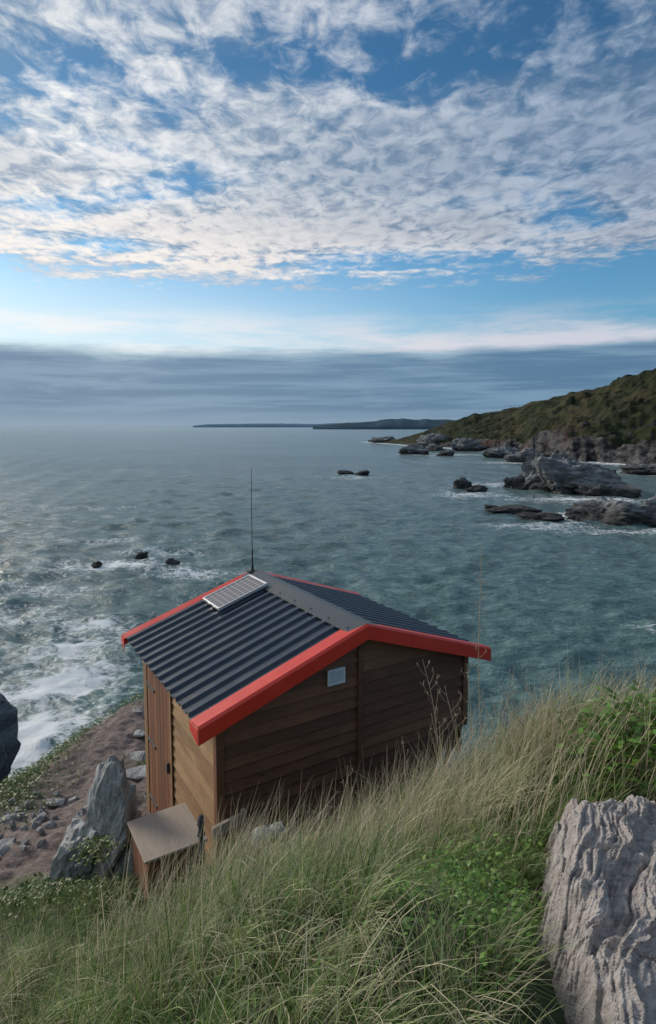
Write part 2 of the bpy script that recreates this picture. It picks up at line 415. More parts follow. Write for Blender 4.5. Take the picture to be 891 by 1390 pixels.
# solar panel
sp=empty('solar_panel'); sp.parent=hut
ang=math.atan(sl_)
sp.location=(hw-.15*math.cos(ang),1.88,ZR-.15*math.sin(ang)+.075); sp.rotation_euler=(0,-ang,0)
pl,pw=.70,.54
m,ntm,bs,o=newmat('photovoltaic_cells')
ob_=nd(ntm,'ShaderNodeTexCoord').outputs['Object']
sx=nd(ntm,'ShaderNodeSeparateXYZ',{0:ob_})
def lines(c,period,w,off=0.):
    fr=M(ntm,'FRACT',M(ntm,'DIVIDE',M(ntm,'ADD',c,off),period)); d=M(ntm,'ABSOLUTE',M(ntm,'SUBTRACT',fr,.5)); return M(ntm,'GREATER_THAN',d,.5-w)
g=M(ntm,'MAXIMUM',lines(sx.outputs[0],.0733,.045,.02),lines(sx.outputs[1],.0833,.045,-.02))
ntm.links.new(MX(ntm,g,(.13,.12,.125),(.50,.47,.45)),bs.inputs['Base Color']); bs.inputs['Roughness'].default_value=.35
A=Acc(); A.box(-pl+.02,-.02,.02,pw-.02,0,.012); A.obj('cells',m,sp)
A=Acc(); A.box(-pl,0,0,.02,-.02,.018); A.box(-pl,0,pw-.02,pw,-.02,.018); A.box(-pl,-pl+.02,.02,pw-.02,-.02,.018); A.box(-.02,0,.02,pw-.02,-.02,.018)
for yy in (.1,pw-.13): A.box(-pl+.05,-.05,yy,yy+.03,-.045,-.0205)
A.obj('panel_frame',alu,sp,.002)
# antenna
A=Acc(); ax,ay=hw-.03,Ln+.02
A.tube([(ax,ay,ZR+.03),(ax,ay,ZR+.12)],.022,.018,8); A.tube([(ax,ay,ZR+.12),(ax,ay,ZR+.32)],.011,.010,8)
A.tube([(ax,ay,ZR+.32),(ax-.003,ay,ZR+.9),(ax,ay,ZR+1.45)],.006,.0035,6)
A.box(ax-.07,ax+.05,ay-.05,ay+.03,ZR+.01,ZR+.045)
A.obj('whip_antenna',black,hut)

bx=empty('wooden_storage_box',(DX,DY,FZ),YAW)
A=Acc()
A.box(-.56,-.03,-.22,.37,1.33,1.352); A.obj('lid',ply_wood,bx,.004)
A=Acc()
for k in range(5):
    A.box(-.53+k*.096,-.53+(k+1)*.096-.006,-.19,-.17,.55,1.329)
for k in range(5):
    A.box(-.53,-.51,-.168+k*.102,-.168+(k+1)*.102-.006,.55,1.329)
A.box(-.06,-.04,-.168,.34,.55,1.329); A.box(-.508,-.062,.32,.34,.55,1.329)
A.obj('sides',red_wood,bx,.003)
ps=empty('metal_post',(-1.03,4.62,0))
A=Acc(); A.tube([(0,0,CZ-4.1),(0,0,CZ-3.17)],.022,.022,8)
for k in range(4): A.tube([(0,0,CZ-3.20-k*.09),(0,0,CZ-3.22-k*.09)],.032,.032,8)
A.tube([(0,0,CZ-3.17),(0,0,CZ-3.135)],.03,.012,8)
A.obj('post',iron,ps)
rl=empty('timber_rail',(DX,DY,FZ),YAW)
A=Acc(); A.add([(0.05,-.14,1.27),(.42,-.03,1.24),(.42,.01,1.24),(.05,-.10,1.27),(.05,-.14,1.36),(.42,-.03,1.33),(.42,.01,1.33),(.05,-.10,1.36)])
A.box(.35,.39,-.07,-.035,1.05,1.38)
A.obj('rail',ply_wood,rl,.004)

# ================= TERRAIN
CP=[(0,0,-1.62),(0,-3,-.7),(3,-1,-.6),(-3,-1,-2.2),(-3,1,-2.9),(0,1.5,-1.66),(0,1.85,-1.78),(0,2.7,-2.25),(-.1,3.6,-2.80),(.1,4.5,-3.4),(.3,5.2,-3.9),
 (.89,4.4,-2.83),(.9,3.2,-2.22),(1.1,5.3,-3.7),(1.7,6,-4.5),(1.57,4.4,-2.50),(1.89,4.1,-2.18),(2.3,3.8,-2.10),(2.2,4.7,-2.9),(2.9,5.2,-3.3),(3.2,3.8,-2.2),
 (2.6,7,-5.5),(4,10,-9.5),(2,9,-7.5),(4.5,6,-5),(6,5,-5.5),(-.8,4,-3.22),(-.75,3,-2.65),(-1.28,4,-3.55),(-2.6,4.5,-3.95),(-1.76,3,-3.0),(-1.43,2.4,-2.68),(-.7,1.9,-2.05),
 (-1.2,4.9,-4.0),(-1.9,5.0,-4.1),(-1.7,6.0,-4.55),(-2.3,7.2,-4.86),(-2.6,7.6,-4.88),(-3.6,8.1,-4.95),(-3.2,6.2,-4.6),(-3.76,7,-4.85),(-3.87,11.5,-5.45),(-3.1,9.7,-5.1),(-4.35,9.5,-5.3),
 (-4.7,8,-5.2),(-4.7,6.2,-5.1),(-4.2,4.5,-4.7),(-6.3,10,-9),(-6.7,8,-8.5),(-6.6,6,-8.),(-5.2,13,-9),(-3.4,13.8,-8),(-1,9,-5.6),(.6,8,-5.9),(0,11,-8),
 (-10,12,-16.2),(-9.5,8,-15.5),(-9,16,-16.5),(0,17,-16),(5,15,-15.5),(8,10,-13),(10,8,-12),(14,12,-16),(-5,19,-16.8),(-10,3,-14),(-6,2,-5.5),(-5,-2,-3.5),(6,-2,-.5),(6,2,-2.0),(4,2,-1.2),
 (1.29,2.9,-2.05),(.95,2.2,-1.97),(.73,1.85,-1.85),(1.7,3.0,-2.0),(1.6,1.8,-1.85),(.9,1.4,-1.78),
 (-14,20,-17),(0,26,-17.5),(16,24,-17.5),(18,8,-14),(-14,-4,-12),(18,-5,-2)]
CP=np.array(CP,float)
def ker(r): return np.sqrt(r*r+.25)
D_=np.hypot(CP[:,0][:,None]-CP[:,0],CP[:,1][:,None]-CP[:,1]); n=len(CP)
Am=np.zeros((n+3,n+3)); Am[:n,:n]=-ker(D_); Am[:n,n]=1;Am[:n,n+1]=CP[:,0];Am[:n,n+2]=CP[:,1];Am[n:,:n]=Am[:n,n:].T
Ws=np.linalg.solve(Am,np.r_[CP[:,2],0,0,0])
NC=n
def TH_(x,y):
    r=Ws[NC]+Ws[NC+1]*x+Ws[NC+2]*y
    for i in range(NC): r=r-Ws[i]*ker(np.hypot(x-CP[i,0],y-CP[i,1]))
    return r
def terr(x,y):
    x=np.asarray(x,float);y=np.asarray(y,float)
    r=TH_(x,y)
    ha=(x-DX)*exv[0]+(y-DY)*exv[1]; hb=(x-DX)*eyv[0]+(y-DY)*eyv[1]
    r=r+fbm(x*.9,y*.9,0,3,4)*.07+fbm(x*5,y*5,0,9,3)*.018
    steep=sst(-5.6,-7.5,r)
    r=r+steep*(fbm(x*.5,y*.5,r*.3,21,6,.6)*.9)
    ins=sst(-.05,.1,ha-.15)*sst(-.05,.1,3.3-ha)*sst(-.1,.05,hb-.08)*sst(-.05,.1,2.55-hb)
    r=np.where(ins>0.01,np.minimum(r,-4.86-.1*ins+(1-ins)*3),r)
    return CZ+r
def pathmask(x,y):
    pts=[(-1.6,6.0),(-2.5,6.9),(-3.2,7.6),(-3.6,9.2),(-3.75,11.0),(-3.7,12)]
    d=np.full(np.shape(x),99.)
    for (a,b) in zip(pts[:-1],pts[1:]):
        ax_,ay_=a; bx_,by_=b; L=(bx_-ax_)**2+(by_-ay_)**2
        t=np.clip(((x-ax_)*(bx_-ax_)+(y-ay_)*(by_-ay_))/L,0,1); d=np.minimum(d,np.hypot(x-ax_-t*(bx_-ax_),y-ay_-t*(by_-ay_)))
    d2=np.hypot((x+3.5)/1.3,(y-6.4)/1.1)
    d=np.minimum(d+0,d2*.75)
    return sst(.85,.55,d+fbm(np.asarray(x)*2,np.asarray(y)*2,0,33,3)*.18)
def axis(a,b,c,d,n1,n2,n3): return np.r_[np.linspace(a,b,n1,endpoint=False),np.linspace(b,c,n2,endpoint=False),np.linspace(c,d,n3)]
gx=axis(-18,-5.2,4.5,20,60,260,70); gy=axis(-7,.5,12.5,26,30,320,70)
GX,GY=np.meshgrid(gx,gy); GZ=terr(GX,GY)
pmk=pathmask(GX,GY); GZ=GZ+pmk*fbm(GX*7,GY*7,0,77,3,.6)*.022
m,nt,bs,o=newmat('turf_and_earth')
gp=nd(nt,'ShaderNodeNewGeometry').outputs['Position']
n1=NZ(nt,gp,1.6,8,.65); n2=NZ(nt,gp,9,8,.7); n3=NZ(nt,gp,40,5,.7)
turf=MX(nt,SS(nt,n2,.35,.65),(.030,.050,.015),(.075,.10,.032)); turf=MX(nt,SS(nt,n1,.5,.66),turf,(.10,.085,.050))
earth=MX(nt,SS(nt,n2,.35,.65),(.13,.10,.09),(.25,.20,.18)); earth=MX(nt,SS(nt,n3,.60,.68),earth,(.40,.36,.34)); earth=MX(nt,SS(nt,n3,.40,.32),earth,(.05,.04,.035))
cliff=MX(nt,SS(nt,n1,.35,.6),(.05,.047,.043),(.20,.19,.18))
col=MX(nt,ATT(nt,'path').outputs['Fac'],turf,earth); col=MX(nt,ATT(nt,'cliff').outputs['Fac'],col,cliff)
nt.links.new(col,bs.inputs['Base Color']); bs.inputs['Roughness'].default_value=.92
nt.links.new(BUMP(nt,M(nt,'ADD',n2,M(nt,'MULTIPLY',n3,.5)),.9,.05),bs.inputs['Normal'])
hill=fast_mesh('ground',np.stack([GX.ravel(),GY.ravel(),GZ.ravel()],1),gridfaces(*GX.shape),m)
gyd,gxd=np.gradient(GZ,gy,gx); slope=np.hypot(gyd,gxd)
setf(hill,'path',pmk.ravel()); setf(hill,'cliff',(sst(1.0,1.7,slope+fbm(GX,GY,0,5,4)*.35)*sst(-5.0,-5.9,GZ-CZ)).ravel())

# ---------------- rocks
import bmesh
_ico={}
def ico(sub):
    if sub not in _ico:
        bm=bmesh.new(); bmesh.ops.create_icosphere(bm,subdivisions=sub,radius=1)
        v=np.array([tuple(q.co) for q in bm.verts]); f=np.array([[q.index for q in p.verts] for p in bm.faces]); bm.free(); _ico[sub]=(v,f)
    return _ico[sub]
def rock_geo(c,size,seed,rz=0,sub=5,nf=16,rough=.10,freq=1.6,tilt=(0,0),lay=0.):
    r=np.random.default_rng(seed); v,f=ico(sub)
    nn=r.normal(size=(nf,3)); nn/=np.linalg.norm(nn,axis=1)[:,None]; dd=r.uniform(.62,1.0,nf)
    dt=v@nn.T; rad=np.where(dt>.08,dd[None,:]/np.maximum(dt,.08),9).min(1); rad=np.minimum(rad,1.25)
    p=v*rad[:,None]
    q=p*freq+seed*3.7
    p=p+v*(rough*fbm(q[:,0],q[:,1],q[:,2],seed,5,.55))[:,None]
    if lay:
        ll=(p@np.array([.5,.2,.85]))*lay+fbm(q[:,0],q[:,1],q[:,2],seed+5,2)*.5; st=np.abs((ll%1)-.5)
        p=p*(1+.10*(st-.25))[:,None]
    p=p*np.array(size)
    tx,ty=tilt
    cx,sx_=math.cos(tx),math.sin(tx); p=p@np.array([[1,0,0],[0,cx,sx_],[0,-sx_,cx]])
    cy,sy=math.cos(ty),math.sin(ty); p=p@np.array([[cy,0,-sy],[0,1,0],[sy,0,cy]])
    cz,sz=math.cos(rz),math.sin(rz); p=p@np.array([[cz,sz,0],[-sz,cz,0],[0,0,1]])
    return p+np.array(c),f
def rock(name,parts,mat,smooth=False):
    V=[];Fs=[];o=0
    for kw in parts:
        v,f=rock_geo(**kw); V.append(v);Fs.append(f+o);o+=len(v)
    return fast_mesh(name,np.vstack(V),np.vstack(Fs),mat,smooth)
rock('lichen_boulder',[dict(c=(-2.12,5.45,CZ-4.05),size=(.33,.36,.80),seed=11,tilt=(0,.30),rough=.20,lay=3),
  dict(c=(-2.46,5.5,CZ-4.32),size=(.30,.3,.54),seed=12,tilt=(.2,.55),rough=.2,lay=3),
  dict(c=(-1.92,5.2,CZ-4.25),size=(.2,.26,.45),seed=14,tilt=(.1,.3),rough=.15)],grey_rock)
rock('rock_outcrop',[dict(c=(-2.95,4.6,CZ-4.3),size=(.22,.2,.26),seed=23,rough=.2,sub=4),dict(c=(-3.25,6.0,CZ-4.72),size=(.22,.2,.14),seed=24,sub=4),dict(c=(-2.75,6.1,CZ-4.68),size=(.16,.14,.12),seed=25,sub=4),
   dict(c=(-3.55,6.3,CZ-4.8),size=(.25,.2,.15),seed=26,sub=4),dict(c=(-2.2,4.9,CZ-4.15),size=(.14,.14,.12),seed=22,sub=4)],grey_rock)
rock('path_stones',[dict(c=(x,y,float(terr(x,y))+.01),size=(a,b,.05),seed=40+i,sub=3,rz=i*1.1,rough=.12) for i,(x,y,a,b) in enumerate(
   [(-2.75,8.3,.28,.16),(-2.9,8.8,.22,.18),(-3.0,7.3,.10,.08),(-3.6,7.5,.14,.09),(-3.3,8.4,.08,.08),(-2.7,6.7,.12,.1),(-3.9,7.0,.16,.12),(-3.5,6.9,.1,.07),(-3.1,9.5,.12,.1),(-2.5,6.3,.16,.12),(-3.0,6.9,.07,.05),(-3.4,10.3,.1,.07),(-2.4,6.0,.13,.12),(-2.8,6.0,.1,.1)]
   +[(rng.uniform(-4.2,-2.4),rng.uniform(5.9,7.8),rng.uniform(.02,.07),rng.uniform(.02,.06)) for _ in range(60)])],grey_rock)
rock('bank_stone',[dict(c=(-.48,4.25,CZ-3.06),size=(.10,.08,.10),seed=61,sub=4),dict(c=(-.36,4.3,CZ-3.08),size=(.08,.08,.09),seed=62,sub=4)],grey_rock)
# near schist slab
nu,nv=400,500
uu=np.linspace(0,1,nu); vv=np.linspace(0,1,nv); U,V_=np.meshgrid(uu,vv)
SX=.30+U*2.4; SY=.6+V_*2.85
base=-1.60-.145*(SY-1.45)-.02*(SX-.9)
def ledge(y): return .68+.36*np.clip(y-1.75,0,9)-.30*np.clip(1.75-y,0,9)
le=ledge(SY)+fbm(SX*0+3,SY*2.2,0,71,4)*.07
fe=3.02-.30*np.clip(1.6-SX,0,1)*1.2+fbm(SX*2.5,SX*0,0,72,4)*.09
dE=np.minimum(SX-le,(fe-SY)*.9)
drop=sst(.16,-.12,dE+fbm(SX*9,SY*9,0,73,3)*.03)
an=R(58); A1=SX*math.cos(an)+SY*math.sin(an); B1=-SX*math.sin(an)+SY*math.cos(an)
wv=fbm(A1*1.5,B1*1.5,0,80,4)*.10
Bc=B1+wv
def saw(t,s):
    i=np.floor(t).astype(np.int64); fr=t-i; hgt=_h(i,i*0,i*0,s); h2=_h(i+1,i*0,i*0,s)
    return hgt+(h2-hgt)*sst(.82,1.,fr)-.3*fr
lay=saw(Bc*11+fbm(A1*1.3,Bc*3,0,85,3)*.9,1)*.042+saw(Bc*34+fbm(A1*2.6,Bc*5,0,86,3)*1.1,2)*.022+saw(Bc*90+fbm(A1*5,Bc*9,0,87,3)*1.2,3)*.010
cj=np.abs(fbm(A1*2.2+3,B1*.8,0,95,3))
SZ=base+lay-.05+fbm(SX*1.6,SY*1.6,0,90,5)*.05+fbm(A1*7,Bc*40,0,91,4)*.010-drop*.55-.035*sst(.05,.0,cj)
slab=fast_mesh('schist_rock',np.stack([SX.ravel(),SY.ravel(),SZ.ravel()+CZ],1),gridfaces(nv,nu),schist,False)
# ---------------- SEA
rr=np.exp(np.linspace(math.log(9),math.log(42000),900)); aa=np.linspace(R(-100),R(100),760)
aa=np.sign(aa)*(np.abs(aa)/R(100))**1.35*R(100)
RR,AA=np.meshgrid(rr,aa,indexing='ij'); WX=RR*np.sin(AA); WY=RR*np.cos(AA)
WZ=np.zeros_like(WX); r2=np.random.default_rng(3)
sp_=RR*(math.log(42000/9)/900)
for i in range(60):
    lam=.9*(13/.9)**(r2.random()**1.1); th=R(-25)+r2.normal()*.65; kx,ky=math.sin(th),math.cos(th)
    amp=.0115*lam**.8*r2.uniform(.5,1.3)
    ph=(WX*kx+WY*ky)*2*math.pi/lam+r2.random()*7+1.6*vn(WX/(lam*3),WY/(lam*3),i,5)
    fade=sst(.42,.2,sp_/lam)
    WZ+=amp*fade*(1-2*np.abs(np.sin(ph*.5))+.27)
HL=[(500,600,599.3,1.03),(540,603,596,1.06),(575,606,586,1.15),(610,608,571,1.3),(650,611,562,1.4),(700,616,551,1.5),(760,622,538,1.5),(820,628,524,1.5),(891,634,505,1.5),(1000,650,476,1.5),(1200,690,420,1.4),(1500,760,380,1.2)]
shore=[sea_pt(u,v) for u,v,_,_ in HL]
foam=np.zeros_like(WX)
def fb(u,v,ru,rv,a):
    global foam
    x,y=sea_pt(u,v)
    x2,_=sea_pt(u+ru,v); _,y2=sea_pt(u,v-rv)
    foam=np.maximum(foam,a*np.exp(-(((WX-x)/(x2-x))**2+((WY-y)/(y2-y))**2)))
for a in [(30,1000,120,60,1.2),(80,930,100,45,1.15),(100,880,100,24,1.05),(20,840,100,20,.85),(130,850,70,12,.9),(60,800,140,12,.7),(150,768,140,9,1.),(250,776,60,8,.95),(290,778,50,6,.8),(110,735,120,6,.65),(220,750,80,5,.85),(130,1040,90,40,1.2),
          (870,968,70,16,1.6),(780,700,70,6,1.),(740,714,90,5,.85),(640,672,60,4,.9),(800,678,120,5,1.05),(690,658,70,4,.9),(880,642,60,4,1.),(600,617,70,2,.8),(850,722,90,5,.95),(700,628,60,2,.9),(480,648,40,3,.7),(500,730,150,5,.3),(870,850,60,9,.45),(100,690,200,4,.4),(880,690,40,6,1.)]: fb(*a)
for i in range(len(shore)-1):
    (x0,y0),(x1,y1)=shore[i],shore[i+1]; L=(x1-x0)**2+(y1-y0)**2
    t=np.clip(((WX-x0)*(x1-x0)+(WY-y0)*(y1-y0))/L,0,1); d=np.hypot(WX-x0-t*(x1-x0),WY-y0-t*(y1-y0))
    foam=np.maximum(foam,1.05*np.exp(-(d/10)**2))
m,nt,bs,o=newmat('sea_water')
g=nd(nt,'ShaderNodeNewGeometry').outputs['Position']
cd=nd(nt,'ShaderNodeVectorMath',{0:g},operation='LENGTH').outputs['Value']
WR=R(25)
def ridge(v,scale,d,dist):
    n_=NZ(nt,v,scale,d,.6,dist); return M(nt,'SUBTRACT',1.,M(nt,'MULTIPLY',M(nt,'ABSOLUTE',M(nt,'SUBTRACT',n_,.5)),4.))
a1=NZ(nt,MAP(nt,g,(.55,1.1,1),(0,0,WR)),.8,6,.62,.4); a2=NZ(nt,MAP(nt,g,(.6,1,1),(0,0,R(10))),3.4,5,.62,.4); a3=NZ(nt,MAP(nt,g,(.5,1,1),(0,0,WR)),.13,4,.55,.3); a4=NZ(nt,MAP(nt,g,(.6,1,1)),.02,5,.6)
r1=ridge(MAP(nt,g,(.6,1.1,1),(0,0,WR)),.42,5,.5); r3=ridge(MAP(nt,g,(.5,1.2,1),(0,0,R(15))),.16,4,.4)
hh=M(nt,'ADD',M(nt,'MULTIPLY',a1,.50),M(nt,'ADD',M(nt,'MULTIPLY',a2,.15),M(nt,'MULTIPLY',a3,.6)))
hh=M(nt,'ADD',hh,M(nt,'ADD',M(nt,'MULTIPLY',r1,.16),M(nt,'MULTIPLY',r3,.22)))
nrm=BUMP(nt,hh,1.0,1.0)
col=MX(nt,SS(nt,a4,.35,.65),(.095,.152,.155),(.130,.195,.195))
col=MX(nt,SS(nt,cd,30.,160.),MX(nt,SS(nt,a1,.4,.65),(.060,.122,.122),(.115,.205,.195)),col)
fm=ATT(nt,'foam').outputs['Fac']
wc=nd(nt,'ShaderNodeTexNoise',{'Vector':g,'Scale':.45,'Detail':7.,'Roughness':.65}).outputs['Color']
wvp=nd(nt,'ShaderNodeVectorMath',{0:g,1:nd(nt,'ShaderNodeVectorMath',{0:wc,1:(3.,3.,3.)},operation='MULTIPLY').outputs[0]},operation='ADD')
vo=nd(nt,'ShaderNodeTexVoronoi',{'Vector':MAP(nt,wvp.outputs[0],(1,.6,.1),(0,0,R(30))),'Scale':1.3},feature='DISTANCE_TO_EDGE').outputs['Distance']
lace=M(nt,'MULTIPLY',SS(nt,vo,.22,.0),SS(nt,a2,.38,.58))
fn=NZ(nt,MAP(nt,g,(.7,1.1,1),(0,0,WR)),.5,12,.76,.5)
fr=M(nt,'ADD',M(nt,'MULTIPLY',fn,1.35),M(nt,'MULTIPLY',fm,.50))
solid=SS(nt,fr,1.06,1.20)
lac=M(nt,'MULTIPLY',lace,SS(nt,fr,.80,1.02))
fmask=M(nt,'MAXIMUM',solid,M(nt,'MULTIPLY',lac,.85))
caps=SS(nt,M(nt,'ADD',NZ(nt,MAP(nt,g,(.35,1.2,1),(0,0,WR)),.7,8,.7,.6),M(nt,'MULTIPLY',a3,.25)),.845,.89)
fmask=M(nt,'MAXIMUM',fmask,M(nt,'MULTIPLY',caps,.5))
foamb=nd(nt,'ShaderNodeBsdfDiffuse',{'Color':(.80,.85,.87,1),'Normal':BUMP(nt,fn,.8,.5)})
nt.links.new(col,bs.inputs['Base Color']); bs.inputs['Roughness'].default_value=.16; bs.inputs['IOR'].default_value=1.34
nt.links.new(nrm,bs.inputs['Normal'])
mx=nd(nt,'ShaderNodeMixShader',{0:fmask,1:bs.outputs[0],2:foamb.outputs[0]}); nt.links.new(mx.outputs[0],o.inputs[0])
sea=fast_mesh('sea',np.stack([WX.ravel(),WY.ravel(),WZ.ravel()],1),gridfaces(*WX.shape)[:,::-1],m)
setf(sea,'foam',foam.ravel())

# ---------------- HEADLAND
nc=420
tt=np.linspace(0,len(HL)-1,nc); HLa=np.array(HL,float)
hu=np.interp(tt,np.arange(len(HL)),HLa[:,0]); hv=np.interp(tt,np.arange(len(HL)),HLa[:,1]); hc=np.interp(tt,np.arange(len(HL)),HLa[:,2]); hr=np.interp(tt,np.arange(len(HL)),HLa[:,3])
ssx=np.r_[-.08,np.linspace(-.04,.2,60),np.linspace(.21,1,75),np.linspace(1.05,1.8,14)]; nr=len(ssx)
SHX=np.array([sea_pt(a,b) for a,b in zip(hu,hv)]); dep=SHX[:,1]*hr
pc=np.array([pdir(a,b) for a,b in zip(hu,hc)]); CRX=np.stack([pc[:,0]*dep,dep],1); CRZ=np.maximum(CZ+pc[:,1]*dep,1.5)
S=ssx[:,None]
wob=fbm(SHX[:,0]*.04,SHX[:,1]*.04,0,101,5)*.05
HX=SHX[None,:,0]*(1-S)+CRX[None,:,0]*S; HY=SHX[None,:,1]*(1-S)+CRX[None,:,1]*S
nzc=fbm(HX*.02,HY*.02,0,110,6,.55)
rd=1-np.abs(fbm(HX*.025,HY*.025,0,111,5,.55)); Sh=S+wob[None,:]+nzc*.03
prof=.13*sst(0,.10,Sh)+.87*np.clip((Sh-.03)/.97,0,1)**1.0
prof=np.where(S>1,1-(S-1)*.8,prof)
HZ=CRZ[None,:]*prof+ (nzc*.09+ (rd-.7)*.20)*CRZ[None,:]*sst(0,.1,Sh)*sst(1.05,.8,S)
lowr=sst(.13,.02,Sh)
HZ=HZ+lowr*sst(-.03,.02,Sh)*np.abs(fbm(HX*.09,HY*.09,0,120,5,.6))*4*np.clip(CRZ[None,:]/25,.25,1)
HZ=np.where(Sh<0,-2,HZ)
m,nt,bs,o=newmat('headland_turf_and_cliff')
g=nd(nt,'ShaderNodeNewGeometry').outputs['Position']
n1=NZ(nt,g,.035,8,.6,.4); n2=NZ(nt,g,.18,8,.65,.2); n3=NZ(nt,MAP(nt,g,(1,1,3),(.5,.4,0)),.12,8,.65,.5)
t1=MX(nt,SS(nt,n1,.42,.58),(.026,.036,.015),(.058,.054,.028)); t1=MX(nt,SS(nt,n2,.46,.62),t1,(.010,.015,.009))
c_=MX(nt,SS(nt,n3,.38,.62),(.026,.026,.028),(.12,.118,.12)); c_=MX(nt,SS(nt,n1,.5,.65),c_,(.075,.048,.044))
rk=M(nt,'ADD',ATT(nt,'cliff').outputs['Fac'],M(nt,'MULTIPLY',M(nt,'SUBTRACT',n2,.5),1.2))
col=MX(nt,SS(nt,rk,.45,.6),t1,c_)
nt.links.new(col,bs.inputs['Base Color']); bs.inputs['Roughness'].default_value=.95; bs.inputs['Specular IOR Level'].default_value=.15
nt.links.new(BUMP(nt,M(nt,'ADD',n2,n3),1.,2.5),bs.inputs['Normal'])
hd=fast_mesh('headland_hill',np.stack([HX.ravel(),HY.ravel(),HZ.ravel()],1),gridfaces(nr,nc),m)
setf(hd,'cliff',np.clip(lowr*1.05+sst(.05,.45,fbm(HX*.014,HY*.014,0,130,4)-0.05)*.45*sst(.7,.35,S),0,1).ravel())
def far_coast(name,prof,depth,col,seed,thick=300):  # col is a bluish tint: aerial haze put into the base colour
    us=np.linspace(prof[0][0],prof[-1][0],300); hv_=np.interp(us,[p[0] for p in prof],[p[1] for p in prof])
    V=[]
    a=np.array([pdir(u_,v_) for u_,v_ in zip(us,hv_)]); x=a[:,0]*depth; z=CZ+a[:,1]*depth; z=np.maximum(z*(1+fbm(us*.05,us*0,0,seed,5)*.06),0.)
    rows=[(0,-1),(0,.0),(20,.3),(thick*.4,.8),(thick,1.),(thick*2,.6),(thick*3,-.1)]
    for dy,k in rows: V.append(np.stack([x*(1+dy/depth),np.full_like(x,depth+dy),z*k if k>=0 else np.full_like(x,-3.)],1))
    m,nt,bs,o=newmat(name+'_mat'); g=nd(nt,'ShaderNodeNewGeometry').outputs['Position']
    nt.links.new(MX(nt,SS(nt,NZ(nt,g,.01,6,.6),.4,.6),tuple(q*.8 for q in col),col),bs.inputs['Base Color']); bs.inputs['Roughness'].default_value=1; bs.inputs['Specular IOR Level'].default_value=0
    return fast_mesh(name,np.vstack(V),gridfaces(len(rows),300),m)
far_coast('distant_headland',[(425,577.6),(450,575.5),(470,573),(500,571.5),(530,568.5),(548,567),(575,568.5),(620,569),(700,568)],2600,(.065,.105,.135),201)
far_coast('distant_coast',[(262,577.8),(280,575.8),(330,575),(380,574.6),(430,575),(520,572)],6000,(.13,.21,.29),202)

# ---------------- SEA ROCKS
def srock(name,lst,seed):
    parts=[]
    for i,(u,v,wpx,hpx,tl) in enumerate(lst):
        x,y=sea_pt(u,v); s=y/F
        parts.append(dict(c=(x,y+wpx*s*.2,hpx*s*.15),size=(wpx*s*.5,wpx*s*.38,hpx*s*.85),seed=seed+i,sub=5,rough=.24,freq=1.9,tilt=(0,tl),lay=4,nf=14))
    return rock(name,parts,searock)
srock('sea_rock',[(738,664,80,46,.28),(785,669,130,40,.16),(832,672,90,26,.16),(708,663,50,18,.3),(760,665,60,48,.35)],300)
srock('sea_rock',[(840,708,110,30,.14),(800,698,50,10,.1),(895,711,90,34,.12),(940,715,90,36,.1)],320)
srock('sea_rock',[(700,697,60,8,.05),(740,706,60,8,.05),(675,693,30,6,0)],340)
srock('sea_rock',[(628,664,26,12,.2),(648,667,28,7,0)],350)
srock('sea_rock',[(566,617,38,10,.1),(608,619,22,8,.1),(520,601,36,8,0),(590,612,30,10,0)],360)
srock('sea_rock',[(640,612,50,16,.2),(690,622,60,14,.1),(600,606,50,14,.1)],370)
srock('sea_rock',[(470,644,28,4,0),(493,645,18,5,0)],380)
srock('sea_rock',[(130,768,14,6,0),(192,757,18,8,0),(232,768,20,8,0)],390)
srock('sea_rock',[(890,644,80,14,.1),(720,628,50,14,.1)],400)
rock('shore_rock',[dict(c=(-13.9,21.5,.8),size=(2.2,2.2,3.5),seed=410,rough=.3,lay=3),dict(c=(-12.5,20,0.0),size=(1.5,1.6,2.6),seed=411,rough=.3),dict(c=(-9.5,17.5,-.8),size=(2.2,2,1.5),seed=412,rough=.25)],searock)
rock('shore_rock',[dict(c=(13.5,23,-.3),size=(2.6,2,1.3),seed=415,rough=.25),dict(c=(17,24,-.2),size=(2.6,2,1.6),seed=416,rough=.25)],searock)

